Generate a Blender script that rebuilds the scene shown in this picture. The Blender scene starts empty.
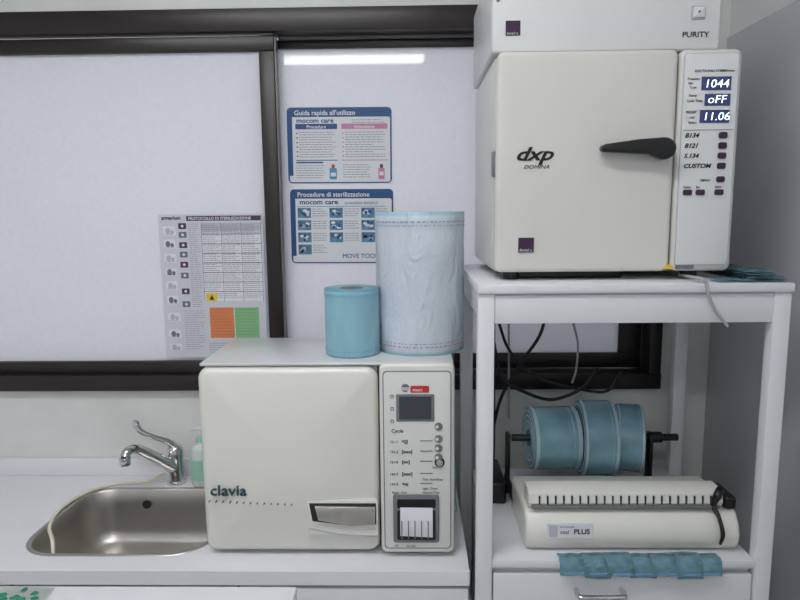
import bpy, bmesh, math, random
from mathutils import Vector, Matrix, noise
random.seed(4)
sc = bpy.context.scene
sc.view_settings.view_transform = 'Standard'
rad = math.radians

# ------------------------------------------------------------------ materials
def mat(name, col, rough=0.5, metal=0.0, var=0.04, scale=12.0, bump=0.0, bscale=80.0, emit=None, es=0.0, coat=0.0, spec=0.5):
    m = bpy.data.materials.new(name); m.use_nodes = True
    nt = m.node_tree; n = nt.nodes; l = nt.links
    p = n['Principled BSDF']
    tc = n.new('ShaderNodeTexCoord'); nz = n.new('ShaderNodeTexNoise')
    nz.inputs['Scale'].default_value = scale; nz.inputs['Detail'].default_value = 4
    l.new(tc.outputs['Object'], nz.inputs['Vector'])
    cr = n.new('ShaderNodeValToRGB')
    cr.color_ramp.elements[0].position = .3; cr.color_ramp.elements[1].position = .7
    cr.color_ramp.elements[0].color = (*[c*(1-var) for c in col], 1)
    cr.color_ramp.elements[1].color = (*[min(1, c*(1+var*.4)) for c in col], 1)
    l.new(nz.outputs['Fac'], cr.inputs['Fac']); l.new(cr.outputs['Color'], p.inputs['Base Color'])
    p.inputs['Roughness'].default_value = rough; p.inputs['Metallic'].default_value = metal
    p.inputs['Coat Weight'].default_value = coat
    p.inputs['Specular IOR Level'].default_value = spec
    if bump > 0:
        b = n.new('ShaderNodeBump'); b.inputs['Strength'].default_value = bump; b.inputs['Distance'].default_value = .002
        n2 = n.new('ShaderNodeTexNoise'); n2.inputs['Scale'].default_value = bscale
        l.new(tc.outputs['Object'], n2.inputs['Vector']); l.new(n2.outputs['Fac'], b.inputs['Height']); l.new(b.outputs['Normal'], p.inputs['Normal'])
    if emit:
        p.inputs['Emission Color'].default_value = (*emit, 1); p.inputs['Emission Strength'].default_value = es
    return m

def srgb(r, g, b):
    f = lambda c: (c/255/12.92) if c/255 <= .04045 else ((c/255+.055)/1.055)**2.4
    return (f(r), f(g), f(b))

M = {}
M['wall'] = mat('wall_paint', srgb(230,230,231), .6, var=.03, scale=3, bump=.1, bscale=60)
M['tile'] = mat('wall_tile_grey', srgb(203,206,211), .35, var=.04, scale=2.5)
M['splash'] = mat('backsplash', srgb(226,227,224), .45, var=.10, scale=5, bump=.08, bscale=25)
M['ceil'] = mat('ceiling_paint', srgb(235,235,235), .8)
M['floor'] = mat('floor_vinyl', srgb(168,168,166), .4, var=.1, scale=8)
M['frame'] = mat('dark_bronze_frame', srgb(38,29,29), .35, var=.1, scale=20)
M['frame2'] = mat('frame_light_edge', srgb(115,110,113), .35)
M['cream'] = mat('cream_plastic', srgb(222,221,213), .30, var=.02, scale=6, coat=.35)
M['cream2'] = mat('panel_plastic', srgb(217,218,214), .35, var=.02)
M['white'] = mat('white_enamel', srgb(220,221,221), .35, var=.02, scale=6)
M['dxp'] = mat('warm_white_enamel', srgb(214,212,206), .33, var=.02, scale=5, coat=.15)
M['lam'] = mat('white_laminate', srgb(222,223,226), .38, var=.03, scale=5)
M['top'] = mat('brushed_top', srgb(212,216,216), .28, metal=.1, var=.04)
M['worktop'] = mat('worktop', srgb(232,232,236), .3, var=.03, scale=5)
M['dark'] = mat('dark_gap', srgb(30,30,32), .6)
M['black'] = mat('black_plastic', srgb(18,18,20), .35)
M['cable'] = mat('black_rubber', srgb(22,22,24), .5)
M['gcable'] = mat('grey_cable', srgb(165,168,170), .5)
M['grey'] = mat('grey_plastic', srgb(115,117,120), .4)
M['steel'] = mat('stainless', srgb(196,192,186), .36, metal=1, var=.08, scale=9)
M['chrome'] = mat('chrome', srgb(215,215,217), .12, metal=1)
M['silver'] = mat('silver_lacquer', srgb(205,200,190), .25, metal=.8)
M['hose'] = mat('cream_hose', srgb(228,222,200), .4)
M['purple'] = mat('logo_purple', srgb(58,28,62), .4)
M['teal'] = mat('teal_text', srgb(30,70,80), .5)
M['red'] = mat('red_print', srgb(200,45,45), .5)
M['lcd'] = mat('lcd', srgb(58,66,72), .2, coat=.4)
M['disp'] = mat('display_glass', srgb(22,24,48), .15, emit=srgb(60,75,160), es=.25, coat=.5)
M['digit'] = mat('led_digits', srgb(230,235,255), .3, emit=(.7,.88,1), es=2.0)
M['ink'] = mat('ink', srgb(45,45,55), .6)
M['inkl'] = mat('ink_light', srgb(112,114,126), .6)
M['paper'] = mat('paper', srgb(224,226,231), .6, var=.02)
M['sheet'] = mat('chart_paper', srgb(208,209,217), .5, var=.02)
M['pblue'] = mat('poster_blue', srgb(32,80,132), .4)
M['pcyan'] = mat('poster_cyan', srgb(60,150,190), .4)
M['pmag'] = mat('poster_magenta', srgb(205,130,170), .4)
M['photo'] = mat('poster_photo', srgb(90,140,172), .4, var=.7, scale=60)
M['ppurple'] = mat('poster_purple', srgb(80,50,90), .4)
M['orange'] = mat('poster_orange', srgb(222,130,80), .5)
M['green'] = mat('poster_green', srgb(135,190,135), .5)
M['yellow'] = mat('label_yellow', srgb(235,200,50), .5)
M['pgrey'] = mat('poster_grey', srgb(185,187,196), .5)
M['soapg'] = mat('soap_label', srgb(160,210,190), .4)
M['clear'] = mat('translucent_plastic', srgb(215,225,222), .25)
M['rollt'] = mat('roll_teal', srgb(130,172,186), .25, var=.35, scale=10, coat=.4)
M['rollw'] = mat('roll_edge', srgb(175,200,210), .35, var=.1, scale=30)
M['pouch'] = mat('pouch_teal', srgb(145,190,204), .22, var=.45, scale=26, bump=.6, bscale=60, coat=.4)
M['core'] = mat('cardboard_core', srgb(150,130,105), .8)
M['napkin'] = mat('napkin_white', srgb(225,230,225), .8)
M['leaf'] = mat('napkin_green', srgb(40,140,110), .6)

def film_material():
    m = bpy.data.materials.new('frosted_film'); m.use_nodes = True
    nt = m.node_tree; n = nt.nodes; l = nt.links
    out = n['Material Output']; p = n['Principled BSDF']
    p.inputs['Roughness'].default_value = .4; p.inputs['Coat Weight'].default_value=1; p.inputs['Coat Roughness'].default_value=.03
    tc = n.new('ShaderNodeTexCoord'); nz = n.new('ShaderNodeTexNoise'); nz.inputs['Scale'].default_value = 70
    nz.inputs['Detail'].default_value = 6
    l.new(tc.outputs['Object'], nz.inputs['Vector'])
    cr = n.new('ShaderNodeValToRGB'); cr.color_ramp.elements[0].position=.3; cr.color_ramp.elements[1].position=.7
    cr.color_ramp.elements[0].color = (*srgb(224,224,230),1); cr.color_ramp.elements[1].color = (*srgb(230,230,235),1)
    l.new(nz.outputs['Fac'], cr.inputs['Fac']); l.new(cr.outputs['Color'], p.inputs['Base Color'])
    tr = n.new('ShaderNodeBsdfTranslucent'); tr.inputs['Color'].default_value=(.85,.85,.89,1)
    mx = n.new('ShaderNodeMixShader'); mx.inputs[0].default_value=.25
    l.new(p.outputs[0], mx.inputs[1]); l.new(tr.outputs[0], mx.inputs[2]); l.new(mx.outputs[0], out.inputs[0])
    return m
M['film'] = film_material()

def roll_material(name, body, band, h, teal_amount, bs=.6):
    """sterilisation reel: foil/paper body, printed coloured bands near both ends (object Z)"""
    m = bpy.data.materials.new(name); m.use_nodes = True
    nt = m.node_tree; n = nt.nodes; l = nt.links; p = n['Principled BSDF']
    p.inputs['Roughness'].default_value = .35; p.inputs['Coat Weight'].default_value=.3
    tc = n.new('ShaderNodeTexCoord'); sep = n.new('ShaderNodeSeparateXYZ'); l.new(tc.outputs['Object'], sep.inputs[0])
    mr = n.new('ShaderNodeMapRange'); mr.inputs['From Min'].default_value=0; mr.inputs['From Max'].default_value=h
    l.new(sep.outputs['Z'], mr.inputs['Value'])
    cr = n.new('ShaderNodeValToRGB'); e = cr.color_ramp.elements
    e[0].position=0; e[0].color=(*band,1); e[1].position=1; e[1].color=(*band,1)
    for pos, c in ((.015,band),(.025,body),(.972,body),(.980,band)):
        k = e.new(pos); k.color=(*c,1)
    l.new(mr.outputs[0], cr.inputs['Fac'])
    nz = n.new('ShaderNodeTexNoise'); nz.inputs['Scale'].default_value=18; nz.inputs['Detail'].default_value=6
    nz.inputs['Distortion'].default_value=1.2
    mp = n.new('ShaderNodeMapping'); mp.inputs['Scale'].default_value=(1,1,.5); mp.inputs['Rotation'].default_value=(.5,.4,0)
    l.new(tc.outputs['Object'], mp.inputs[0]); l.new(mp.outputs[0], nz.inputs['Vector'])
    mix = n.new('ShaderNodeMix'); mix.data_type='RGBA'; mix.inputs[7].default_value=(*band,1)
    mm = n.new('ShaderNodeMath'); mm.operation='MULTIPLY'; mm.inputs[1].default_value=teal_amount; l.new(nz.outputs['Fac'], mm.inputs[0])
    l.new(mm.outputs[0], mix.inputs[0]); l.new(cr.outputs[0], mix.inputs[6]); l.new(mix.outputs[2], p.inputs['Base Color'])
    b = n.new('ShaderNodeBump'); b.inputs['Strength'].default_value=bs; b.inputs['Distance'].default_value=.012
    l.new(nz.outputs['Fac'], b.inputs['Height']); l.new(b.outputs[0], p.inputs['Normal'])
    return m

# ------------------------------------------------------------------ mesh helpers
def obj(name, bm, m, loc=(0,0,0), smooth=True, ang=35):
    me = bpy.data.meshes.new(name)
    bmesh.ops.recalc_face_normals(bm, faces=bm.faces)
    bm.to_mesh(me); bm.free()
    if smooth:
        for p in me.polygons: p.use_smooth = True
        me.set_sharp_from_angle(angle=rad(ang))
    if m: me.materials.append(M[m] if isinstance(m, str) else m)
    o = bpy.data.objects.new(name, me); o.location = loc
    sc.collection.objects.link(o); return o

def box(name, x0,x1,y0,y1,z0,z1, m, bev=.002, seg=2, rot=None):
    bm = bmesh.new(); bmesh.ops.create_cube(bm, size=1)
    sx,sy,sz = x1-x0,y1-y0,z1-z0
    bmesh.ops.scale(bm, vec=(sx,sy,sz), verts=bm.verts)
    bev = min(bev, .45*min(sx,sy,sz))
    if bev>0: bmesh.ops.bevel(bm, geom=bm.edges[:], offset=bev, segments=seg, profile=.5, affect='EDGES')
    o = obj(name, bm, m, ((x0+x1)/2,(y0+y1)/2,(z0+z1)/2))
    if rot: o.rotation_euler = rot
    return o

def multibox(name, boxes, m):
    bm = bmesh.new()
    for (x0,x1,y0,y1,z0,z1) in boxes:
        r = bmesh.ops.create_cube(bm, size=1)
        bmesh.ops.scale(bm, vec=(x1-x0,y1-y0,z1-z0), verts=r['verts'])
        bmesh.ops.translate(bm, vec=((x0+x1)/2,(y0+y1)/2,(z0+z1)/2), verts=r['verts'])
    return obj(name, bm, m, smooth=False)

def rrect(x0,x1,z0,z1,r,n=8):
    pts=[]; r=min(r,.499*(x1-x0),.499*(z1-z0))
    for cx,cz,a0 in ((x1-r,z0+r,-90),(x1-r,z1-r,0),(x0+r,z1-r,90),(x0+r,z0+r,180)):
        for i in range(n+1):
            a=rad(a0+90*i/n); pts.append((cx+r*math.cos(a),cz+r*math.sin(a)))
    return pts

def prism(name, pts, y0, y1, m, bev=0, seg=2, ang=35):
    """polygon in XZ extruded from y0(front) to y1(back)"""
    cx=sum(p[0] for p in pts)/len(pts); cz=sum(p[1] for p in pts)/len(pts)
    bm=bmesh.new()
    vs=[bm.verts.new((p[0]-cx,0,p[1]-cz)) for p in pts]
    f=bm.faces.new(vs)
    r=bmesh.ops.extrude_face_region(bm, geom=[f])
    nv=[v for v in r['geom'] if isinstance(v,bmesh.types.BMVert)]
    bmesh.ops.translate(bm, vec=(0,y1-y0,0), verts=nv)
    if bev>0:
        es=[e for e in bm.edges if abs(e.verts[0].co.y-e.verts[1].co.y)<1e-6]
        bmesh.ops.bevel(bm, geom=es, offset=bev, segments=seg, profile=.5, affect='EDGES')
    return obj(name,bm,m,(cx,y0,cz),ang=ang)

def bulged(name, x0,x1,z0,z1,r, yb, yf, m, edge=.015, bulge=.01, n=10, px=2.0, zoff=0):
    """rounded-rect shell whose front face swells gently towards the viewer side (-Y)"""
    cx,cz=(x0+x1)/2,(z0+z1)/2; bm=bmesh.new(); rings=[]
    def ring(inset, y):
        pts=rrect(x0+inset,x1-inset,z0+inset,z1-inset,max(r-inset,.002),n)
        rings.append([bm.verts.new((p[0]-cx,y,p[1]-cz)) for p in pts])
    ring(0,yb)
    for i in range(7):
        a=rad(90*i/6); ring(edge*(1-math.cos(a)), yf+edge*(1-math.sin(a)))
    base=[v.co.copy() for v in rings[-1]]
    for i in range(1,12):
        s=1-i/12.0
        rings.append([bm.verts.new((c.x*s, yf-bulge*(1-s**px), c.z*s)) for c in base])
    for a,b in zip(rings,rings[1:]):
        k=len(a)
        for i in range(k): bm.faces.new((a[i],a[(i+1)%k],b[(i+1)%k],b[i]))
    bm.faces.new(rings[0]); bm.faces.new(rings[-1])
    return obj(name,bm,m,(cx,0,cz),ang=50)

def cyl(name, c, r, h, axis, m, seg=40, bev=0.0, r2=None):
    bm=bmesh.new()
    bmesh.ops.create_cone(bm, cap_ends=True, segments=seg, radius1=r, radius2=r if r2 is None else r2, depth=h)
    if bev>0:
        es=[e for e in bm.edges if abs(e.verts[0].co.z-e.verts[1].co.z)<1e-6]
        bmesh.ops.bevel(bm, geom=es, offset=bev, segments=3, profile=.5, affect='EDGES')
    o=obj(name,bm,m,c)
    if axis=='Y': o.rotation_euler=(rad(90),0,0)
    if axis=='X': o.rotation_euler=(0,rad(90),0)
    return o

def lathe(name, prof, c, m, seg=64, ang=40, wob=0):
    bm=bmesh.new(); rings=[]
    for (r,z) in prof:
        ring=[]
        for i in range(seg):
            a=2*math.pi*i/seg
            rr=r
            if wob and r>0: rr=r+wob*noise.noise(Vector((math.cos(a)*3,math.sin(a)*3,z*14)))
            ring.append(bm.verts.new((rr*math.cos(a),rr*math.sin(a),z)))
        rings.append(ring)
    for a,b in zip(rings,rings[1:]):
        for i in range(seg): bm.faces.new((a[i],a[(i+1)%seg],b[(i+1)%seg],b[i]))
    if prof[0]!=prof[-1]:
        bm.faces.new(rings[0][::-1]); bm.faces.new(rings[-1])
    bmesh.ops.remove_doubles(bm, verts=bm.verts, dist=1e-6)
    return obj(name,bm,m,c,ang=ang)

def cr_spline(pts, n=10):
    P=[Vector(p) for p in pts]; P=[P[0]*2-P[1]]+P+[P[-1]*2-P[-2]]; out=[]
    for i in range(1,len(P)-2):
        a,b,c,d=P[i-1:i+3]
        for j in range(n):
            t=j/n
            out.append(.5*((2*b)+(c-a)*t+(2*a-5*b+4*c-d)*t*t+(3*b-a-3*c+d)*t**3))
    out.append(P[-2]); return out

def tube(name, pts, r, m, n=10, seg=12, radii=None, flat=1.0):
    S=cr_spline(pts,n); c0=S[0].copy(); bm=bmesh.new(); rings=[]
    up=Vector((0,0,1)); t0=(S[1]-S[0]).normalized()
    if abs(t0.dot(up))>.9: up=Vector((0,1,0))
    nrm=(up-t0*up.dot(t0)).normalized()
    for i,p in enumerate(S):
        t=(S[min(i+1,len(S)-1)]-S[max(i-1,0)]).normalized()
        nrm=(nrm-t*nrm.dot(t)).normalized(); bn=t.cross(nrm)
        rr=r
        if radii:
            f=i/(len(S)-1)*(len(radii)-1); k=min(int(f),len(radii)-2); rr=radii[k]+(radii[k+1]-radii[k])*(f-k)
        rings.append([bm.verts.new(p-c0+(nrm*math.cos(2*math.pi*k/seg)*flat+bn*math.sin(2*math.pi*k/seg))*rr) for k in range(seg)])
    for a,b in zip(rings,rings[1:]):
        for i in range(seg): bm.faces.new((a[i],a[(i+1)%seg],b[(i+1)%seg],b[i]))
    bm.faces.new(rings[0][::-1]); bm.faces.new(rings[-1])
    return obj(name,bm,m,c0,ang=60)

def text(name, s, x, y, z, size, m, ax='LEFT', shear=0.0, ext=.0003, bold=0.0, sx=1.0, rotz=0):
    c=bpy.data.curves.new(name,'FONT'); c.body=s; c.size=size; c.extrude=ext; c.align_x=ax; c.shear=shear; c.offset=bold
    c.resolution_u=3
    t=bpy.data.objects.new(name+'_tmp',c); sc.collection.objects.link(t)
    bpy.context.view_layer.update()
    me=bpy.data.meshes.new_from_object(t.evaluated_get(bpy.context.evaluated_depsgraph_get()))
    bpy.data.objects.remove(t)
    me.materials.clear(); me.materials.append(M[m])
    o=bpy.data.objects.new(name,me); o.location=(x,y,z); o.rotation_euler=(rad(90),0,0); o.scale=(sx,1,1)
    sc.collection.objects.link(o); return o

def group(name, parts, origin):
    e=bpy.data.objects.new(name,None); e.location=origin; e.empty_display_size=.05
    sc.collection.objects.link(e)
    for p in parts:
        p.parent=e; p.matrix_parent_inverse=Matrix.Translation(-Vector(origin))
    return e

def printed_lines(name, rects, y, m, dash=True, th=.0014, pitch=.006):
    """small printed lines of copy filling the rectangles (x0,x1,z0,z1), as one flat mesh"""
    bm=bmesh.new()
    for (x0,x1,z0,z1) in rects:
        z=z1-pitch*.5
        while z>z0:
            x=x0; end=x1-(x1-x0)*random.choice((0,.05,.1,.3))
            while x<end:
                w=random.uniform(.003,.012) if dash else x1-x0
                xe=min(x+w,end)
                vs=[bm.verts.new(v) for v in ((x,y,z-th/2),(xe,y,z-th/2),(xe,y,z+th/2),(x,y,z+th/2))]
                bm.faces.new(vs); x=xe+.002
            z-=pitch
    return obj(name,bm,m,smooth=False)

def spots(name, items, y, m, seg=10):
    """flat printed blobs: items (x,z,rx,rz)"""
    bm=bmesh.new()
    for (x,z,rx,rz) in items:
        bm.faces.new([bm.verts.new((x+rx*math.cos(2*math.pi*k/seg),y,z+rz*math.sin(2*math.pi*k/seg))) for k in range(seg)])
    return obj(name,bm,m,smooth=False)

# ------------------------------------------------------------------ room shell
WY=1.80; RX=.845; LX=-1.95; FY=-1.9; CZ=2.75
wx0,wx1,wz0,wz1=-1.65,.70,1.09,2.135
multibox('wall_back',[(LX-.15,wx0,WY,WY+.2,0,CZ),(wx1,RX,WY,WY+.2,0,CZ),(wx0,wx1,WY,WY+.2,0,wz0),(wx0,wx1,WY,WY+.2,wz1,CZ)],'splash')
box('wall_right',RX,RX+.15,FY,WY+.2,0,CZ,'wall',0)
box('trim_1',RX-.006,RX,FY,WY-.0005,.0,2.045,'tile',.001)     # tiled dado on right wall
box('wall_left',LX-.15,LX,FY,WY,0,CZ,'wall',0)
box('wall_front',LX-.15,RX+.15,FY-.15,FY,0,CZ,'wall',0)
box('floor',LX-.15,RX+.15,FY-.15,WY+.2,-.1,0,'floor',0)
box('ceiling',LX-.15,RX+.15,FY-.15,WY+.2,CZ,CZ+.1,'ceil',0)

# window
P=[]
F=lambda n,*a,m='frame': P.append(box(n,*a,m,.003))
F('frame_top',wx0,wx1,WY-.02,WY+.12,2.075,wz1)
F('frame_bottom',wx0,wx1,WY-.025,WY+.12,wz0,1.135)
F('frame_left',wx0,wx0+.05,WY-.02,WY+.12,1.135,2.075)
F('frame_right',wx1-.035,wx1,WY-.02,WY+.12,1.135,2.075)
# left (front) sash
F('sash1_top',wx0+.05,-.372,WY-.002,WY+.03,2.030,2.069)
F('sash1_bottom',wx0+.05,-.372,WY-.002,WY+.03,1.136,1.172)
F('sash1_left',wx0+.05,wx0+.1,WY-.002,WY+.03,1.172,2.03)
F('sash1_right',-.414,-.372,WY-.002,WY+.03,1.172,2.03)
P.append(box('sash1_edge',-.3715,-.367,WY+.0,WY+.028,1.14,2.065,'frame2',.001))
P.append(box('track_edge_left',wx0+.05,-.372,WY-.004,WY-.001,2.0695,2.0745,'frame2',.001))
P.append(box('sash1_pane',wx0+.1,-.414,WY+.012,WY+.018,1.172,2.03,'film',0))
# right (rear) sash
F('sash2_top',-.42,wx1-.036,WY+.045,WY+.075,2.046,2.069)
F('sash2_bottom',-.42,wx1-.036,WY+.045,WY+.075,1.136,1.180)
F('sash2_left',-.42,-.378,WY+.045,WY+.075,1.18,2.046)
F('sash2_right',.60,wx1-.036,WY+.045,WY+.075,1.18,2.046)
P.append(box('track_edge',-.366,wx1-.036,WY+.03,WY+.043,2.066,2.0745,'frame2',.001))
P.append(box('sash2_pane',-.378,.60,WY+.057,WY+.063,1.18,2.046,'film',0))
group('window_1',P,(-.5,WY,wz0))

# ceiling lights
M['lamp']=mat('lamp_diffuser',(1,1,1),.5,emit=(.97,.985,1),es=18.5)
for i,(lx,ly) in enumerate(((-.45,.45),(-.5,-1.18))):
    a=box('housing',lx-.62,lx+.62,ly-.16,ly+.16,CZ-.05,CZ,'white',.004)
    b=box('diffuser',lx-.59,lx+.59,ly-.13,ly+.13,CZ-.056,CZ-.049,'lamp',.001)
    group('ceiling_light' if i==0 else 'ceiling_light.001',[a,b],(lx,ly,CZ))

# ------------------------------------------------------------------ counter with sink
cz=.831; cx0,cx1=-1.9,.117; cf,cb=1.279,1.797
sx0,sx1,sy0,sy1=-.914,-.484,1.346,1.690
def worktop():
    bm=bmesh.new()
    outer=[(cx0,cf),(cx1,cf),(cx1,cb),(cx0,cb)]
    inner=rrect(sx0,sx1,sy0,sy1,.085,8)
    for loop in (outer,inner):
        vs=[bm.verts.new((p[0],p[1],0)) for p in loop]
        for i in range(len(vs)): bm.edges.new((vs[i],vs[(i+1)%len(vs)]))
    bmesh.ops.triangle_fill(bm, edges=bm.edges[:], use_beauty=True)
    r=bmesh.ops.extrude_face_region(bm, geom=bm.faces[:])
    bmesh.ops.translate(bm, vec=(0,0,-.032), verts=[v for v in r['geom'] if isinstance(v,bmesh.types.BMVert)])
    return obj('worktop',bm,'worktop',(0,0,cz),smooth=False)
P=[worktop(), box('upstand',cx0,cx1,cb-.016,cb,cz+.0002,cz+.052,'worktop',.002)]
P.append(box('carcass_side_right',cx1-.018,cx1-.001,cf+.02,cb,.1,cz-.0325,'lam',.001))
P.append(box('carcass_side_left',cx0,cx0+.018,cf+.02,cb,.1,cz-.0325,'lam',.001))
P.append(box('carcass_floor',cx0+.018,cx1-.018,cf+.02,cb,.1,.118,'lam',.001))
P.append(box('plinth',cx0,cx1-.001,cf+.06,cf+.075,0,.1,'grey',.001))
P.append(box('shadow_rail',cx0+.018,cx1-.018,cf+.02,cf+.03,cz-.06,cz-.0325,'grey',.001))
w=(cx1-cx0)/4
for i in range(4):
    P.append(box('cupboard_door_%d'%(i+1),cx0+w*i+.002,cx0+w*(i+1)-.002,cf+.004,cf+.0195,.105,cz-.042,'lam',.002))
    P.append(tube('door_handle_%d'%(i+1),[(cx0+w*i+.15,cf+.004,.72),(cx0+w*i+.15,cf-.02,.72),(cx0+w*i+.28,cf-.02,.72),(cx0+w*i+.28,cf+.004,.72)],.004,'chrome',6))
group('sink_counter',P,((cx0+cx1)/2,cf,0))

def sink():
    bm=bmesh.new(); rings=[]
    cx,cy=(sx0+sx1)/2,(sy0+sy1)/2
    def ring(ins,z,r): rings.append([bm.verts.new((p[0]-cx,p[1]-cy,z)) for p in rrect(sx0+ins,sx1-ins,sy0+ins,sy1-ins,r,8)])
    ring(-.008,.0006,.093); ring(-.006,.003,.091); ring(0.0,.003,.085); ring(.004,-.002,.082)
    ring(.008,-.05,.08); ring(.012,-.11,.075); ring(.02,-.135,.068); ring(.035,-.148,.055); ring(.08,-.152,.03); ring(.15,-.155,.01)
    for a,b in zip(rings,rings[1:]):
        k=len(a)
        for i in range(k): bm.faces.new((a[i],a[(i+1)%k],b[(i+1)%k],b[i]))
    bm.faces.new(rings[-1])
    return obj('bowl',bm,'steel',(cx,cy,cz),ang=60)
s=sink()
P=[s,cyl('drain_ring',((sx0+sx1)/2,(sy0+sy1)/2,cz-.153),.035,.004,'Z','chrome',bev=.001),
   cyl('drain_plug',((sx0+sx1)/2,(sy0+sy1)/2,cz-.150),.018,.004,'Z','dark',bev=.001),
   cyl('overflow',((sx0+sx1)/2-.05,sy1-.011,cz-.04),.012,.003,'Y','dark')]
group('sink',P,((sx0+sx1)/2,(sy0+sy1)/2,cz))

# faucet
fx,fy=-.682,1.735
P=[lathe('base',[(0.001,0),(.027,0),(.027,.008),(.021,.012),(.020,.02),(.020,.07),(.022,.075),(.022,.1),(.019,.108),(.012,.114),(.001,.116)],(fx,fy,cz),'chrome'),
   tube('spout',[(fx-.005,fy-.01,cz+.052),(fx-.028,fy-.04,cz+.085),(fx-.052,fy-.085,cz+.125),(fx-.064,fy-.112,cz+.144),(fx-.074,fy-.133,cz+.144),(fx-.078,fy-.142,cz+.132)],.012,'chrome',8,16,[.018,.016,.0135,.0125,.0125,.013]),
   cyl('aerator',(fx-.078,fy-.143,cz+.122),.0138,.022,'Z','chrome',bev=.002),
   tube('elbow_lever',[(fx,fy,cz+.108),(fx-.012,fy-.012,cz+.126),(fx-.045,fy-.03,cz+.146),(fx-.075,fy-.04,cz+.165),(fx-.088,fy-.042,cz+.188),(fx-.086,fy-.042,cz+.198)],.007,'chrome',8,14,[.012,.009,.0075,.008,.0095,.007]),
   ]
group('faucet',P,(fx,fy,cz))
tube('faucet_hose',[(fx-.03,fy-.01,cz+.03),(fx-.08,fy-.02,cz+.012),(-.84,1.715,cz+.006),(-.900,1.66,cz+.007),(-.920,1.56,cz+.008),(-.895,1.46,cz+.010),(-.855,1.40,cz+.004),(-.84,1.372,cz-.035),(-.84,1.365,cz-.09)],.0045,'hose',8,10)
# soap bottle
bx,by=-.604,1.728
P=[lathe('bottle_body',[(.001,0),(.028,0),(.031,.004),(.031,.09),(.027,.108),(.013,.118),(.012,.126),(.001,.126)],(bx,by,cz+.0005),'clear'),
   lathe('label',[(.0314,.02),(.0316,.02),(.0316,.08),(.0314,.08),(.0314,.02)],(bx,by,cz),'soapg'),
   cyl('pump_cap',(bx,by,cz+.134),.013,.016,'Z','soapg',bev=.002),
   cyl('pump_stem',(bx,by,cz+.15),.004,.02,'Z','white'),
   tube('pump_spout',[(bx+.006,by,cz+.162),(bx-.012,by,cz+.163),(bx-.03,by,cz+.158)],.005,'white',4)]
group('soap_bottle',P,(bx,by,cz))

# ------------------------------------------------------------------ tabletop autoclave on counter
ax0,ax1,az0,az1=-.472,.088,.838,1.272; ay=1.335; ayb=1.625
div=-.076
P=[]
P.append(box('body',ax0+.008,ax1-.004,ay+.03,ayb,az0+.004,az1-.004,'cream',.012,4))
P.append(box('top_cover',ax0+.006,ax1-.002,ay+.012,ayb,az1-.004,az1+.003,'top',.003))
P.append(bulged('door',ax0,div-.0015,az0+.002,az1-.006,.028,ay+.03,ay+.006,'cream',edge=.018,bulge=.016,px=2.4))
P.append(bulged('control_column',div+.0015,ax1,az0+.006,az1+.004,.014,ay+.03,ay-.004,'cream',edge=.009,bulge=.001))
P.append(box('seam_shadow',div-.003,div+.003,ay+.020,ay+.031,az0+.01,az1-.01,'dark',0))
yp=ay-.0052
# local artwork grid of the control column: 74 x 188 units
U=lambda u: div+(u/74)*(ax1-div)
V=lambda v: az1+.002-(v/188)*(az1-az0)
P.append(prism('fascia_gap',rrect(U(4.0),U(70.5),V(181.0),V(6.0),.009),yp-.0004,yp+.004,'inkl',.0002))
P.append(prism('fascia',rrect(U(5),U(69.5),V(180),V(7),.008),yp-.001,yp+.004,'cream2',.0006))
yq=yp-.0013
P.append(prism('lcd_bezel',rrect(U(17),U(54),V(54),V(28),.002),yq-.0015,yq+.001,'grey',.0005))
P.append(prism('lcd_screen',rrect(U(20),U(51),V(52),V(30),.001),yq-.0019,yq,'lcd'))
P.append(cyl('brand_mark',(U(26),yq,V(22)),.009,.001,'Y','grey'))
P.append(text('brand_text','mcp',U(21),yq-.0007,V(24),.013,'white',bold=.0004))
P.append(prism('brand_red',rrect(U(31),U(49),V(26.5),V(20),.003),yq-.0006,yq+.0005,'red'))
P.append(text('brand_red_text','steam',U(33),yq-.0009,V(25),.009,'white',bold=.0002))
for i,v in enumerate((59,71,80,89)):
    P.append(cyl('push_button_%d'%(i+1),(U(58),yq-.001,V(v)),.0085,.004,'Y','grey',bev=.0012))
    P.append(cyl('button_light_%d'%(i+1),(U(56.5),yq-.003,V(v)),.0035,.002,'Y','white'))
P.append(cyl('knob_ring',(U(59),yq-.001,V(94)),.011,.003,'Y','black',bev=.001))
P.append(cyl('knob',(U(59),yq-.004,V(94)),.0075,.006,'Y','silver',bev=.001))
for i,v in enumerate((30,42,54)):
    P.append(cyl('status_ring_%d'%(i+1),(U(13),yq-.0004,V(v)),.004,.001,'Y','ink'))
    P.append(cyl('status_centre_%d'%(i+1),(U(13),yq-.0008,V(v)),.0026,.001,'Y','cream2'))
P.append(text('copy_cycle','Cycle',U(12),yq-.0004,V(65),.0115,'ink',bold=.0001))
for i,v in enumerate((73,83,93,105,115)):
    P.append(text('copy_left_%d'%i,('121-1','134-3','121-8','134 P','134 S')[i],U(10),yq-.0004,V(v+2),.008,'ink'))
    P.append(text('copy_mid_%d'%i,('<|||','[ooo]','[oo]','[ooo]','<o|')[i],U(22),yq-.0004,V(v+2),.010,'ink',bold=.0003))
    P.append(box('rule_%d'%i,U(40),U(52),yq-.0006,yq,V(v+.4),V(v-.4),'inkl',0))
for k_,(s_,u,v) in enumerate((('Set',52,100),('Test  Start/Stop',42,112),('Vacuum Test',42,125),('Aqua   Out',12,125),('Light  Door',42,121))):
    P.append(text('copy_%d'%k_,s_,U(u),yq-.0004,V(v),.007,'ink'))
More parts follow.
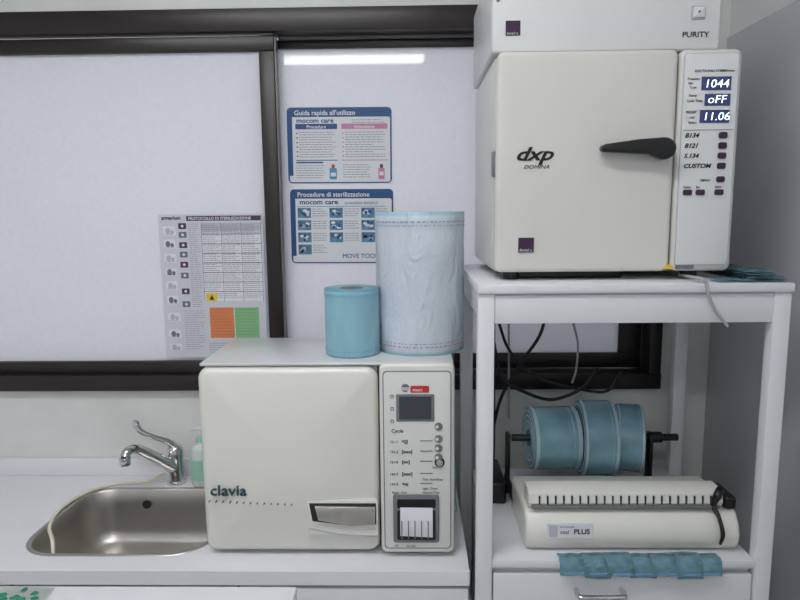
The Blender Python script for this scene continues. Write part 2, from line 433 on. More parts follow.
# printer
P.append(prism('printer_bezel',rrect(U(13),U(58.5),V(174),V(126),.006),yq-.004,yq+.002,'grey',.0015))
P.append(prism('printer_slot',rrect(U(17),U(55),V(139),V(130),.003),yq-.0046,yq,'black'))
P.append(prism('printer_window',rrect(U(17),U(55),V(171),V(141),.004),yq-.0046,yq,'dark'))
bm=bmesh.new(); ws=[]
for i in range(9):
    t=i/8; y=yq-.005-.006*math.sin(t*math.pi*.8)
    ws.append([bm.verts.new((U(20),y,V(138+28*t))),bm.verts.new((U(52),y-.002,V(138+29*t)))])
for a,b in zip(ws,ws[1:]): bm.faces.new((a[0],a[1],b[1],b[0]))
P.append(obj('receipt_paper',bm,'paper'))
for i in range(5): P.append(box('printer_rib_%d'%i,U(21+6.5*i),U(22+6.5*i),yq-.0135,yq-.0115,V(168),V(150),'inkl',0))
P.append(prism('warning_diamond',[(U(16),V(180.5)),(U(18.5),V(178)),(U(16),V(175.5)),(U(13.5),V(178))],yq-.0006,yq+.0005,'pgrey'))
P.append(text('copy_foot','CE 0051',U(26),yq-.0004,V(179),.006,'ink'))
# door details (grid 180 x 190)
DU=lambda u: ax0+(u/180)*(div-ax0)
DV=lambda v: az1-(v/190)*(az1-az0)
yd=ay-.0075
P.append(text('logo','clavia',DU(10),yd-.0004,DV(127),.0335,'teal',sx=1.12,ext=.003))
for i in range(13):
    P.append(cyl('dot_%d'%i,(DU(9+6.9*i),yd-.0006,DV(133+.25*i)),.0012,.01,'Y','ink',seg=10))
P.append(prism('handle_recess',rrect(DU(107),DU(178),DV(168),DV(132),.006),yd-.0008,yd+.012,'cream',.002))
P.append(prism('handle_pocket',[(DU(109),DV(135)),(DU(176),DV(135)),(DU(176),DV(156)),(DU(150),DV(158)),(DU(112),DV(153))],yd-.0018,yd+.010,'dark',.0005))
P.append(prism('handle_grip',[(DU(115),DV(137)),(DU(175),DV(138)),(DU(175),DV(155)),(DU(150),DV(156.5)),(DU(118),DV(151))],yd-.010,yd+.006,'silver',.003))
P.append(tube('lower_lip',[(DU(108),yd-.001,DV(160)),(DU(140),yd-.0015,DV(166)),(DU(177),yd-.001,DV(168))],.0018,'pgrey',6,8))
for i,(x,y) in enumerate(((ax0+.05,ay+.07),(ax1-.05,ay+.07),(ax0+.05,ayb-.05),(ax1-.05,ayb-.05))):
    P.append(cyl('foot_%d'%(i+1),(x,y,cz+.0058),.018,.0114,'Z','black',bev=.002))
group('tabletop_autoclave',P,((ax0+ax1)/2,ay,cz))

# ------------------------------------------------------------------ sterilisation reels on the autoclave
rz=az1+.0034
def reel(name,c,r,h,m,prints=(),coremat='core'):
    rc=.028
    prof=[(rc,0),(r-.001,0),(r,.001)]+[(r,h*i/14) for i in range(1,14)]+[(r,h-.001),(r-.001,h),(rc,h),(rc,0)]
    a=lathe('wound_film',prof,c,m,ang=50,wob=.0012)
    b=lathe('card_core',[(rc-.003,0),(rc-.0002,0),(rc-.0002,h-.002),(rc-.003,h-.002),(rc-.003,0)],c,coremat)
    parts=[a,b]
    for k,(zf,hh,mm,seed) in enumerate(prints):   # printed marks running round the film
        rnd=random.Random(seed); bm=bmesh.new(); ang=0; R=r+.0013
        while ang<6.2:
            d=rnd.uniform(.02,.09)
            for q in range(3):
                a0,a1=ang+d*q/3,ang+d*(q+1)/3
                vs=[bm.verts.new(v) for v in ((R*math.cos(a0),R*math.sin(a0),zf),(R*math.cos(a1),R*math.sin(a1),zf),(R*math.cos(a1),R*math.sin(a1),zf+hh),(R*math.cos(a0),R*math.sin(a0),zf+hh))]
                bm.faces.new(vs)
            ang+=d+rnd.uniform(.02,.06)
        parts.append(obj('print_%d'%k,bm,mm,c))
    group(name,parts,c)
M['rprint']=mat('reel_print_red',srgb(200,140,165),.4); M['bprint']=mat('reel_print_blue',srgb(120,165,200),.4)
reel('sterilization_reel',(.016,1.505,rz),.1035,.320,roll_material('reel_wide',srgb(206,211,221),srgb(160,198,212),.320,.25,1.0),
     ((.297,.003,'bprint',1),(.289,.002,'bprint',2),(.018,.003,'rprint',3),(.026,.002,'bprint',4)))
reel('sterilization_reel.001',(-.140,1.445,rz),.0625,.151,roll_material('reel_narrow',srgb(150,194,208),srgb(100,158,178),.151,.6),
     ((.012,.003,'bprint',5),(.137,.003,'bprint',6)))

# ------------------------------------------------------------------ trolley
tx0,tx1,tf,tb=.127,.735,1.245,1.725; tz=1.454
P=[box('top',tx0-.001,tx1+.002,tf-.006,tb,tz-.018,tz,'lam',.003)]
lw=.033
for n_,x in (('left',tx0+.000),('right',tx1-lw)):
    P.append(box('leg_front_'+n_,x,x+lw,tf,tf+.028,.05,tz-.0185,'lam',.002))
    P.append(box('leg_rear_'+n_,x,x+lw,tb-.03,tb,.05,tz-.0185,'lam',.002))
    P.append(box('side_rail_'+n_,x+.008,x+lw-.008,tf+.028,tb-.03,tz-.078,tz-.0185,'lam',.001))
P.append(box('apron',tx0+lw+.0005,tx1-lw-.0005,tf+.002,tf+.02,tz-.078,tz-.0185,'lam',.001))
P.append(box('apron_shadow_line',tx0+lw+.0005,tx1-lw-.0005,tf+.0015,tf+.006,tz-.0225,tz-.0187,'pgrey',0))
sz=.877
P.append(box('shelf',tx0+lw+.0005,tx1-lw-.0005,tf+.001,tb-.002,sz-.018,sz,'lam',.002))
P.append(box('drawer_case',tx0+lw+.001,tx1-lw-.001,tf+.02,tb-.002,.50,sz-.0185,'lam',.001))
for i,(a,b) in enumerate(((.69,.845),(.51,.68))):
    P.append(box('drawer_front_%d'%(i+1),tx0+lw+.003,tx1-lw-.003,tf+.003,tf+.0195,a,b,'lam',.003))
    zz=b-.034
    P.append(tube('drawer_handle_%d'%(i+1),[(.336,tf+.003,zz),(.336,tf-.02,zz),(.348,tf-.026,zz),(.418,tf-.026,zz),(.430,tf-.02,zz),(.430,tf+.003,zz)],.0055,'chrome',6))
P.append(box('base_board',tx0+lw+.001,tx1-lw-.001,tf+.002,tb-.002,.08,.1,'lam',.002))
for i,(x,y) in enumerate(((tx0+.02,tf+.02),(tx1-.02,tf+.02),(tx0+.02,tb-.02),(tx1-.02,tb-.02))):
    P.append(cyl('caster_%d'%(i+1),(x,y,.025),.025,.018,'X','black',bev=.003))
group('equipment_trolley',P,((tx0+tx1)/2,(tf+tb)/2,0))

# ------------------------------------------------------------------ large autoclave on trolley
dx0,dx1,dz0,dz1=.166,.641,1.470,1.905; dy=1.30; dyb=1.715
P=[]
P.append(box('body',dx0-.002,dx1+.002,dy+.035,dyb,dz0,dz1,'dxp',.014,4))
gx=dx0+(dx1-dx0)*.742
P.append(bulged('door',dx0,gx-.001,dz0+.002,dz1-.002,.014,dy+.036,dy,'dxp',edge=.010,bulge=.002))
P.append(bulged('control_panel',gx+.002,dx1,dz0+.002,dz1-.002,.014,dy+.036,dy+.002,'dxp',edge=.010,bulge=.001))
P.append(box('door_gap',gx-.0025,gx+.0035,dy+.014,dy+.037,dz0+.012,dz1-.012,'dark',0))
P.append(box('hinge',dx0-.006,dx0+.002,dy+.01,dy+.03,dz1-.24,dz1-.19,'grey',.002))
# artwork grid 245 x 222
GU=lambda u: dx0+(u/245)*(dx1-dx0)
GV=lambda v: dz1-(v/222)*(dz1-dz0)
yd=dy-.0022
P.append(text('logo','dxp',GU(19),yd,GV(107),.036,'black',shear=.35,bold=.0009,sx=1.35))
P.append(text('logo_sub','DOMINA',GU(28),yd,GV(115.5),.0105,'black',shear=.3,sx=1.2))
P.append(prism('maker_badge',rrect(GU(24),GU(40),GV(200),GV(185),.001),yd-.0008,yd+.002,'purple'))
P.append(text('maker_text','dental x',GU(25),yd-.0009,GV(199),.008,'white'))
# lever handle
hc=(GU(165),GV(98)); pts=[]
for i in range(13):
    a=rad(-95+190*i/12); pts.append((hc[0]+.030*math.cos(a)*.75,hc[1]+.021*math.sin(a)))
pts+=[(GU(140),hc[1]+.018),(GU(107),hc[1]+.0095),(GU(103),hc[1]+.006),(GU(102.5),hc[1]),(GU(105),hc[1]-.005),(GU(150),hc[1]-.010)]
P.append(prism('lever_handle',pts,yd-.030,yd-.008,'black',.004,3))
P.append(cyl('lever_boss',(hc[0],yd-.006,hc[1]),.017,.018,'Y','black'))
yp=dy+.0005
P.append(prism('fascia_line',rrect(GU(186.3),GU(240.7),GV(214.7),GV(5.3),.006),yp-.0011,yp+.003,'pgrey',.0002))
P.append(prism('fascia',rrect(GU(187),GU(240),GV(214),GV(6),.006),yp-.0015,yp+.003,'white',.0002))
yp-=.0018
for i,(v0,v1,u0,s_) in enumerate(((28,41,204,'1044'),(44.5,56,208,'oFF'),(60,72.5,204,'11.06'))):
    P.append(prism('display_%d'%(i+1),rrect(GU(u0),GU(233.5),GV(v1),GV(v0),.001),yp-.0006,yp+.001,'disp'))
    P.append(text('digits_%d'%(i+1),s_,GU(u0+2.5),yp-.0009,GV(v1-2.6),.0215,'digit',shear=.12,bold=-.0002,sx=(1.12 if i!=1 else 1.15)))
for i,(s_,u,v,sz_) in enumerate((('ELECTRONIC SYSTEM',197,23.5,.0058),('DXP DOMINA',222,23.5,.004),('Pressure',190,31,.006),('bar',191,35,.006),('°C psi',192,39,.005),('Temp',192,47,.006),('Cycle Time',190,52,.006),('PRESET',190,63,.006),('min',194,68,.006),('Select',193,73,.006))):
    P.append(text('caption_%d'%i,s_,GU(u),yp-.0004,GV(v),sz_*1.1,'ink'))
for i,(s_,v) in enumerate((('B134',86.5),('B121',96.5),('S.134',106.5),('CUSTOM',116.5))):
    P.append(text('cycle_'+str(i),s_,GU(190),yp-.0004,GV(v),.0118,'black',shear=.3,bold=.0003,sx=1.1))
    P.append(prism('cycle_button_%d'%(i+1),rrect(GU(224),GU(232.5),GV(v+1.2),GV(v-5),.004),yp-.003,yp+.001,'purple',.001))
P.append(prism('menu_button',rrect(GU(224),GU(232.5),GV(131),GV(125),.004),yp-.003,yp+.001,'purple',.001))
P.append(text('caption_menu','MENU',GU(208),yp-.0004,GV(130),.007,'ink'))
for i,u in enumerate((191,204,223)):
    P.append(text('small_caption_%d'%i,('Open','Set','Start')[i],GU(u),yp-.0004,GV(136.5),.0065,'ink'))
    P.append(prism('small_button_%d'%(i+1),rrect(GU(u),GU(u+9),GV(143.5),GV(138),.003),yp-.003,yp+.001,'purple',.001))
P.append(box('divider_line',GU(188),GU(239),yp-.0006,yp,GV(79.5),GV(79),'inkl',0))
P.append(prism('warning_label',[(GU(174),GV(218)),(GU(186),GV(218)),(GU(180),GV(213.4))],dy-.0045,dy+.003,'yellow'))
P.append(box('model_plate',GU(188),GU(206),dy-.0015,dy+.003,GV(218.5),GV(214.5),'inkl',0))
P.append(box('plinth',dx0+.05,dx0+.27,dy+.05,dy+.35,tz+.0005,dz0,'black',.002))
for i,(x,y) in enumerate(((dx0+.04,dy+.05),(dx1-.06,dy+.06),(dx0+.04,dyb-.05),(dx1-.06,dyb-.05))):
    P.append(cyl('foot_%d'%(i+1),(x,y,(tz+dz0)/2+.0002),.017,dz0-tz,'Z','black',bev=.002))
group('large_autoclave',P,((dx0+dx1)/2,dy,tz))

# water purifier unit on top
px0,px1,pz0,pz1=.158,.605,dz1+.0005,2.085; py=1.325
P=[box('case',px0,px1,py,1.71,pz0,pz1,'white',.006,3),
   prism('maker_badge',rrect(.185,.214,1.938,1.966,.001),py-.0012,py+.001,'purple'),
   text('maker_text','dental x',.187,py-.0014,1.940,.007,'white'),
   text('label','PURITY',.530,py-.0006,1.930,.0145,'ink',sx=1.1,bold=.0002),
   prism('switch_frame',rrect(.546,.573,1.963,1.988,.002),py-.003,py+.001,'pgrey',.001),
   prism('switch_rocker',rrect(.549,.570,1.966,1.985,.001),py-.006,py+.001,'white',.001),
   cyl('switch_led',(.559,py-.0065,1.976),.002,.002,'Y','inkl'),
   cyl('screw_1',(.593,py-.0008,2.005),.004,.002,'Y','grey'),cyl('screw_2',(.17,py-.0008,2.005),.004,.002,'Y','grey')]
group('water_purifier',P,((px0+px1)/2,py,pz0))

# ------------------------------------------------------------------ pouch sealer with reel holder
P=[]
qx0,qx1=.234,.684; qy=1.272
def xprism(name, prof, x0, x1, m, bev=.004, ang=35):
    bm=bmesh.new(); cy=sum(p[0] for p in prof)/len(prof); czz=sum(p[1] for p in prof)/len(prof)
    f=bm.faces.new([bm.verts.new((0,p[0]-cy,p[1]-czz)) for p in prof])
    r=bmesh.ops.extrude_face_region(bm, geom=[f])
    bmesh.ops.translate(bm, vec=(x1-x0,0,0), verts=[v for v in r['geom'] if isinstance(v,bmesh.types.BMVert)])
    if bev:
        es=[e for e in bm.edges if abs(e.verts[0].co.x-e.verts[1].co.x)<1e-6]
        bmesh.ops.bevel(bm, geom=es, offset=bev, segments=3, profile=.5, affect='EDGES')
    return obj(name,bm,m,(x0,cy,czz),ang=ang)
z0=sz+.004
prof=[(qy+.02,z0),(qy+.01,z0+.004),(qy+.002,z0+.02),(qy,z0+.035),(qy+.003,z0+.05),(qy+.010,z0+.065),(qy+.022,z0+.078),(qy+.035,z0+.084),(qy+.19,z0+.086),(qy+.2,z0+.08),(qy+.2,z0)]
P.append(xprism('housing',prof,qx0,qx1,'cream',.010,50))
P.append(xprism('sealing_bar',[(qy+.03,z0+.086),(qy+.022,z0+.098),(qy+.026,z0+.118),(qy+.036,z0+.125),(qy+.075,z0+.125),(qy+.08,z0+.086)],qx0+.008,qx1-.03,'cream',.004))
for i in range(22):
    x=qx0+.030+i*.0172
    P.append(box('comb_slot_%d'%(i+1),x,x+.0035,qy+.0205,qy+.028,z0+.096,z0+.114,'ink',.001))
P.append(box('bar_groove',qx0+.015,qx1-.04,qy+.0165,qy+.030,z0+.088,z0+.094,'grey',.001))
P.append(tube('lever_arm',[(qx1-.045,qy-.004,z0+.02),(qx1-.043,qy-.008,z0+.045),(qx1-.047,qy+.004,z0+.075),(qx1-.052,qy+.02,z0+.095),(qx1-.046,qy+.018,z0+.118),(qx1-.036,qy+.03,z0+.125)],.005,'black',8,12,[.003,.0045,.004,.006,.009,.008]))
P.append(box('end_cap',qx1-.028,qx1-.004,qy+.02,qy+.10,z0+.084,z0+.112,'black',.006,3))
P.append(prism('label',rrect(qx0+.045,qx0+.14,z0+.032,z0+.062,.002),qy-.0008,qy+.004,'paper'))
P.append(prism('label_badge',rrect(qx0+.048,qx0+.066,z0+.034,z0+.060,.001),qy-.0012,qy+.004,'pgrey'))
P.append(text('label_text','PLUS',qx0+.100,qy-.0012,z0+.041,.0155,'ink',bold=.0004))
P.append(text('label_small','seal',qx0+.071,qy-.0012,z0+.041,.013,'inkl'))
P.append(text('label_print','thermosealer',qx0+.070,qy-.0012,z0+.055,.006,'inkl'))
for i,(x,y) in enumerate(((qx0+.04,qy+.04),(qx1-.04,qy+.04),(qx0+.04,qy+.17),(qx1-.04,qy+.17))):
    P.append(cyl('foot_%d'%(i+1),(x,y,sz+.0025),.01,.005,'Z','black'))
# reel holder
ry,rzc=1.575,1.022
for n_,x in (('left',qx0+.0),('right',qx1-.09)):
    P.append(box('holder_bracket_'+n_,x,x+.01,qy+.17,ry+.02,z0+.02,z0+.04,'black',.003))
    P.append(box('holder_post_'+n_,x,x+.01,ry-.015,ry+.015,sz+.0005,rzc+.012,'black',.003))
P.append(cyl('holder_rod',((qx0+qx1)/2-.0,ry,rzc),.009,.42,'X','black',bev=.002))
P.append(cyl('rod_grip',(qx1-.07,ry,rzc),.014,.03,'X','black',bev=.003))
def side_reel(i,xc,w,r,rot):
    prof=[(.022,-w/2),(r-.002,-w/2),(r,-w/2+.002),(r,w/2-.002),(r-.002,w/2),(.022,w/2),(.022,-w/2)]
    a=lathe('film_reel_%d'%i,prof,(xc,ry,rzc),'rollt',ang=40)
    a.rotation_euler=(0,rad(90),rot)
    out=[a]
    for k,(p,q,mm) in enumerate(((.40,.48,'rollw'),(-.48,-.41,'rollw'),(.30,.33,'pouch'))):
        b=lathe('film_band_%d_%d'%(i,k),[(r+.0003,w*p),(r+.0008,w*p),(r+.0008,w*q),(r+.0003,w*q),(r+.0003,w*p)],(xc,ry,rzc),mm); b.rotation_euler=(0,rad(90),rot); out.append(b)
    for k,rr in enumerate((.35,.6,.85)):
        R=.022+(r-.022)*rr
        b=lathe('winding_ring_%d_%d'%(i,k),[(R,-w/2-.0008),(R+.002,-w/2-.0008),(R+.002,-w/2+.001),(R,-w/2+.001),(R,-w/2-.0008)],(xc,ry,rzc),'rollw'); b.rotation_euler=(0,rad(90),rot); out.append(b)
    return out
P+=side_reel(1,.350,.118,.078,rad(3))
P+=side_reel(2,.459,.082,.094,rad(-3))
P+=side_reel(3,.544,.062,.084,rad(-12))
group('pouch_sealer',P,((qx0+qx1)/2,qy,sz))

# ------------------------------------------------------------------ pouches
def draped(name, path, x0,x1, m, amp=.003, n=36, th=.001, shear=0, seed=0):
    S=cr_spline([(0,p[0],p[1]) for p in path],6); bm=bmesh.new(); g=[]
    cx=(x0+x1)/2
    for i,s_ in enumerate(S):
        row=[]
        for j in range(n+1):
            x=x0+(x1-x0)*j/n
            d=abs(amp*noise.noise(Vector((x*35+seed,i*.25,seed))))
            row.append(bm.verts.new((x-cx+shear*i/len(S),s_.y-d*.6,s_.z+d)))
        g.append(row)
    for a,b in zip(g,g[1:]):
        for j in range(n): bm.faces.new((a[j],a[j+1],b[j+1],b[j]))
    bmesh.ops.solidify(bm, geom=bm.faces[:], thickness=-th)
    return obj(name,bm,m,(cx,0,0),ang=60)
P=[]
xs=[.302,.352,.398,.445,.492,.540,.585,.625]
for i in range(7):
    e=.0015*(i%3)
    P.append(draped('pouch_%d'%(i+1),[(1.268,sz+.003+e),(1.258,sz+.004+e),(1.248,sz+.005+e),(1.237-e,sz-.002),(1.233-e,sz-.018),(1.231-e,sz-.026-.005*(i%2))],xs[i]-.004,xs[i+1]+.004,'pouch',.005,seed=i*3.1))
    P.append(box('pouch_seal_%d'%(i+1),xs[i]+.006,xs[i+1]-.006,1.2265-e,1.2285-e,sz-.021,sz-.017,'bprint',0))
group('sterilization_pouches',P,(.47,1.26,sz))
P=[]
for i in range(4):
    z=tz+.0025+.0045*i
    P.append(draped('pouch_%d'%(i+1),[(1.250+.012*i,z),(1.30,z+.001),(1.40,z+.001),(1.50,z)],.656+.002*i,.735-.003*i,'pouch',.003,n=16,seed=i*5.3))
P.append(draped('pouch_5',[(1.252,tz+.002),(1.27,tz+.004),(1.294,tz+.004)],.592,.664,'pouch',.004,n=16,seed=9))
group('sterilization_pouches.001',P,(.70,1.35,tz))

# ------------------------------------------------------------------ cables
tube('drain_hose',[(.555,1.34,tz+.006),(.558,1.28,tz+.008),(.562,1.236,tz+.006),(.566,1.228,tz-.02),(.580,1.226,tz-.05),(.606,1.228,tz-.082)],.0032,'gcable',8,10)
P=[tube('cable_a',[(.205,1.70,1.38),(.215,1.69,1.25),(.24,1.68,1.15),(.29,1.68,1.115),(.37,1.68,1.09),(.45,1.68,1.12),(.50,1.70,1.17)],.0045,'cable'),
   tube('cable_b',[(.36,1.70,1.36),(.34,1.69,1.27),(.29,1.69,1.19),(.24,1.69,1.10),(.215,1.69,1.0),(.20,1.67,.90)],.0045,'cable'),
   tube('cable_c',[(.210,1.66,1.37),(.212,1.66,1.2),(.212,1.65,1.05),(.205,1.6,.95),(.19,1.55,.89)],.0045,'cable'),
   tube('cable_d',[(.23,1.72,1.30),(.26,1.7,1.22),(.33,1.69,1.15),(.43,1.69,1.12),(.52,1.69,1.11),(.56,1.70,1.16)],.004,'cable'),
   tube('cable_e',[(.425,1.72,1.37),(.43,1.71,1.30),(.445,1.71,1.24),(.44,1.70,1.17),(.43,1.70,1.13)],.003,'gcable'),
   tube('cable_f',[(.26,1.735,1.37),(.262,1.73,1.2),(.265,1.73,1.02)],.003,'gcable'),
   box('plug',.417,.441,1.70,1.725,1.325,1.355,'paper',.004),
   box('power_brick',.174,.226,1.50,1.66,sz+.001,sz+.055,'black',.006,3)]
group('power_cables',P,(.3,1.68,sz))
P=[tube('hose_run',[(.104,1.70,1.25),(.106,1.70,1.1),(.103,1.69,.95),(.104,1.68,cz+.006)],.0045,'gcable'),
   tube('hose_tail',[(.100,1.60,1.0),(.104,1.58,.93),(.101,1.56,.88),(.104,1.55,cz+.006)],.004,'pouch')]
group('water_hose_line',P,(.098,1.69,cz))

# ------------------------------------------------------------------ posters
def plate(x0,x1,z0,z1,y,r,m,name,th=.0015): return prism(name,rrect(x0,x1,z0,z1,r),y,y+th,m)
yg=WY+.0565   # right pane face
def instruction_card(name, x0,x1,z0,z1, title, kind):
    y=yg-.0025; P=[plate(x0,x1,z0,z1,y,.012,'pblue','backing',.002)]
    w=x1-x0; h=z1-z0
    X=lambda u: x0+w*u; Z=lambda v: z1-h*v
    y1=y-.0006
    P.append(plate(X(.015),X(.985),Z(.985),Z(.125),y1,.006,'paper','sheet',.0006))
    P.append(text('title',title,X(.07),y1-.0004,Z(.10),.0185,'paper',bold=.0003))
    P.append(text('brand','mocom care',X(.09),y1-.0004,Z(.20),.018 if kind==1 else .019,'pblue',bold=.0005,sx=1.15))
    P.append(plate(X(0.0),X(.05),Z(.9),Z(.12),y1-.0003,.001,'pblue','side_band',.0008))
    y2=y1-.0007
    if kind==1:
        for k,(u0,u1,mm) in enumerate(((.08,.48,'pblue'),(.52,.96,'pmag'))):
            P.append(plate(X(u0),X(u1),Z(.285),Z(.215),y2,.002,mm,'heading_%d'%k,.0006))
            P.append(text('heading_text_%d'%k,('Procedure','Attenzione')[k],X((u0+u1)/2),y2-.0004,Z(.275),.013,'paper','CENTER',bold=.0002))
            P.append(plate(X(u0),X(u1),Z(.70),Z(.69),y2,.0005,mm,'rule_%d'%k,.0006))
            P.append(spots('bullets_%d'%k,[(X(u0+.015),Z(.34+.06*q),.0022,.0022) for q in range(6)],y2-.0002,mm))
        P.append(printed_lines('copy',[(X(.115),X(.46),Z(.67),Z(.31)),(X(.555),X(.94),Z(.67),Z(.31)),(X(.08),X(.36),Z(.93),Z(.75)),(X(.53),X(.80),Z(.93),Z(.74)),(X(.62),X(.94),Z(.20),Z(.15))],y2,M['inkl'],pitch=.0068))
        P.append(plate(X(.40),X(.47),Z(.95),Z(.80),y2,.003,'pcyan','bottle_print',.0006))
        P.append(plate(X(.41),X(.46),Z(.91),Z(.86),y2-.0003,.001,'paper','bottle_label_print',.0006))
        P.append(plate(X(.42),X(.45),Z(.80),Z(.75),y2,.002,'red','bottle_cap_print',.0006))
        P.append(plate(X(.87),X(.93),Z(.95),Z(.80),y2,.003,'pmag','bottle_print_2',.0006))
        P.append(plate(X(.88),X(.92),Z(.90),Z(.85),y2-.0003,.001,'paper','bottle_label_print_2',.0006))
        P.append(plate(X(.885),X(.915),Z(.80),Z(.75),y2,.002,'ppurple','bottle_cap_print_2',.0006))
        P.append(plate(X(.08),X(.34),Z(.735),Z(.715),y2,.001,'pblue','small_bar',.0006))
    else:
        P.append(plate(X(.07),X(.93),Z(.235),Z(.228),y2,.0005,'pcyan','rule',.0006))
        for r_ in range(4):
            for c_ in range(3):
                u=.07+c_*.31; v=.25+r_*.165
                if r_==3 and c_>0: continue
                P.append(plate(X(u),X(u+.13),Z(v+.135),Z(v),y2,.001,'photo','photo_%d_%d'%(r_,c_),.0006))
                P.append(spots('photo_light_%d_%d'%(r_,c_),[(X(u+random.uniform(.03,.1)),Z(v+random.uniform(.03,.1)),w*.022,h*.02) for q in range(3)],y2-.0003,'paper'))
                P.append(spots('photo_dark_%d_%d'%(r_,c_),[(X(u+random.uniform(.03,.1)),Z(v+random.uniform(.03,.1)),w*.016,h*.022) for q in range(2)],y2-.0004,'pblue'))
                P.append(printed_lines('copy_%d_%d'%(r_,c_),[(X(u+.145),X(u+.29),Z(v+.13),Z(v))],y2,M['inkl'],pitch=.0065))
        P.append(text('foot','MOVE TOOLS',X(.5),y2,Z(.93),.018,'pblue'))
        P.append(text('sub','procedura semplice',X(.53),y2,Z(.2),.012,'inkl'))
    o=group(name,P,((x0+x1)/2,y,(z0+z1)/2)); o.rotation_euler=(0,rad(.3),0)
instruction_card('instruction_poster',-.354,-.058,1.678,1.888,'Guida rapida all\'utilizzo',1)
instruction_card('instruction_poster.001',-.352,-.056,1.449,1.661,'Procedure di sterilizzazione',2)
# A3 chart on left sash
x0,x1,z0,z1=-.714,-.420,1.184,1.594; yl=WY-.0045
P=[plate(x0,x1,z0,z1,yl,.001,'sheet','sheet',.0015)]
w=x1-x0;h=z1-z0; X=lambda u:x0+w*u; Z=lambda v:z1-h*v; y2=yl-.0007
P.append(plate(X(.27),X(.985),Z(.045),Z(.012),y2+.0001,.001,'ppurple','title_band',.0006))
P.append(text('title','armarium',X(.03),y2,Z(.035),.014,'ppurple',bold=.0004))
P.append(text('title_main','PROTOCOLLO DI STERILIZZAZIONE',X(.29),y2-.0004,Z(.038),.0108,'paper',bold=.0002))
for k,(u,v,uu,vv) in enumerate(((.04,.08,.16,.145),(.04,.17,.15,.235),(.04,.27,.15,.33),(.04,.37,.15,.42),(.04,.46,.15,.52),(.04,.56,.15,.62),(.04,.68,.16,.74),(.04,.80,.16,.86),(.04,.9,.16,.95))):
    P.append(plate(X(u),X(uu),Z(vv),Z(v),y2,.004,'paper','pictogram_%d'%k,.0006))
    cx_,cz_=X((u+uu)/2),Z((v+vv)/2)
    P.append(spots('pictogram_shape_%d'%k,[(cx_-.004,cz_,.007,.009),(cx_+.008,cz_-.003,.005,.006)],y2-.0003,'inkl' if k%2 else 'pgrey'))
    P.append(printed_lines('picture_lines_%d'%k,[(X(u+.01),X(uu-.01),Z(vv),Z(vv-.012))],y2-.0005,M['ink'],pitch=.004,th=.0009))
P.append(printed_lines('step_copy',[(X(.285),X(.39),Z(.64),Z(.06))],y2,M['inkl'],pitch=.006,th=.001))
for k,v in enumerate((.06,.12,.19,.255,.325,.40,.51,.60)):
    P.append(plate(X(.19),X(.265),Z(v+.04),Z(v),y2,.001,'ppurple' if k%2==0 else 'inkl','step_%d'%k,.0006))
    P.append(spots('step_mark_%d'%k,[(X(.228),Z(v+.02),.004,.004)],y2-.0003,'paper'))
P.append(plate(X(.41),X(.98),Z(.115),Z(.06),y2,.001,'pgrey','table_head',.0006))
P.append(plate(X(.41),X(.98),Z(.60),Z(.13),y2,.001,'paper','table_body',.0006))
for k in range(7): P.append(plate(X(.41),X(.98),Z(.135+.066*k+.004),Z(.135+.066*k),y2-.0004,.0003,'inkl','table_row_%d'%k,.0005))
for k in range(4): P.append(plate(X(.41+.19*k-.002),X(.41+.19*k+.002),Z(.60),Z(.06),y2-.0004,.0003,'inkl','table_col_%d'%k,.0005))
P.append(printed_lines('table_copy',[(X(.42),X(.59),Z(.58),Z(.07)),(X(.61),X(.78),Z(.58),Z(.07)),(X(.80),X(.97),Z(.58),Z(.07))],y2-.0006,M['inkl'],pitch=.0055,th=.0012))
P.append(plate(X(.43),X(.53),Z(.60),Z(.545),y2-.0008,.001,'yellow','warning_box',.0006))
P.append(prism('warning_triangle',[(X(.455),Z(.59)),(X(.505),Z(.59)),(X(.48),Z(.555))],y2-.0011,y2-.0006,'ink'))
P.append(plate(X(.45),X(.685),Z(.86),Z(.645),y2,.001,'orange','orange_box',.0006))
P.append(plate(X(.695),X(.93),Z(.86),Z(.645),y2,.001,'green','green_box',.0006))
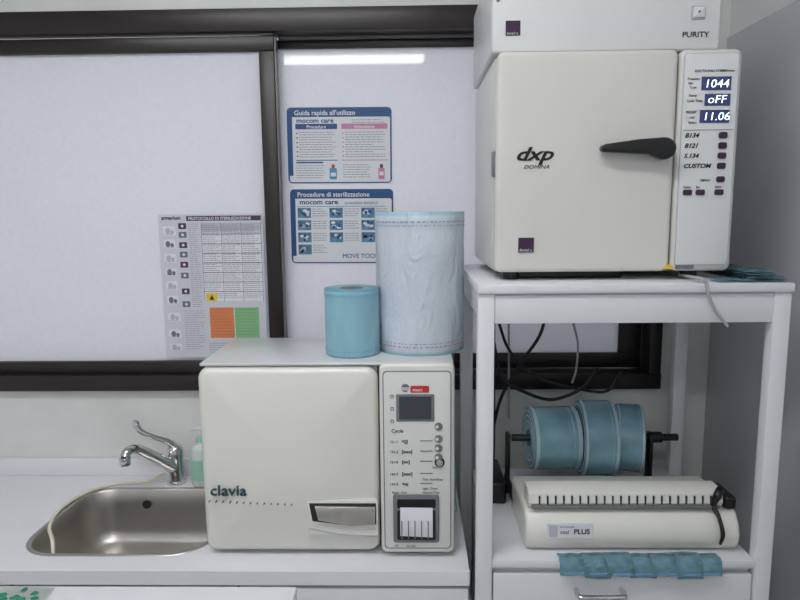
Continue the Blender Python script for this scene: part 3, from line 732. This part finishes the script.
P.append(printed_lines('box_copy',[(X(.46),X(.67),Z(.85),Z(.65)),(X(.705),X(.92),Z(.85),Z(.65))],y2-.0004,M['inkl'],pitch=.009,th=.0009))
P.append(printed_lines('foot_copy',[(X(.20),X(.40),Z(.95),Z(.66)),(X(.43),X(.95),Z(.97),Z(.89))],y2,M['inkl'],pitch=.0065,th=.0011))
group('sterilization_chart',P,((x0+x1)/2,yl,(z0+z1)/2))

# ------------------------------------------------------------------ foreground side table
P=[box('top',-1.15,-.222,.74,1.115,.865,.9,'worktop',.004,3)]
for i,(x,y) in enumerate(((-1.12,.77),(-.255,.77),(-1.12,1.085),(-.255,1.085))):
    P.append(box('leg_%d'%(i+1),x-.015,x+.015,y-.015,y+.015,0,.8649,'lam',.002))
P.append(box('lower_shelf',-1.105,-.27,.785,1.07,.3,.318,'lam',.002))
group('side_table',P,(-.69,.93,0))
P=[draped('napkin_sheet',[(.90,.902),(1.0,.903),(1.105,.903)],-.92,-.676,'napkin',.002,n=20)]
for i in range(24):
    x=random.uniform(-.85,-.69); y=random.uniform(1.05,1.095); a=random.uniform(0,3.1)
    P.append(tube('leaf_%d'%i,[(x,y,.9065),(x+.008*math.cos(a),y+.008*math.sin(a),.907),(x+.018*math.cos(a),y+.008*math.sin(a),.9065)],.004,'leaf',4,10,[.001,.006,.001],flat=.25))
group('printed_napkin',P,(-.79,1.0,.9))

# ------------------------------------------------------------------ world + camera
w=bpy.data.worlds.new('daylight'); sc.world=w; w.use_nodes=True
w.node_tree.nodes['Background'].inputs[0].default_value=(.92,.94,1,1); w.node_tree.nodes['Background'].inputs[1].default_value=2.6
cam=bpy.data.cameras.new('camera'); cam.lens=28.8; cam.sensor_width=36; cam.clip_start=.05
co=bpy.data.objects.new('camera',cam); sc.collection.objects.link(co)
co.matrix_world=Matrix.Translation((0,0,1.6))@Matrix.Rotation(rad(1.2),4,'Z')@Matrix.Rotation(rad(82),4,'X')@Matrix.Rotation(rad(-.55),4,'Z')
sc.camera=co
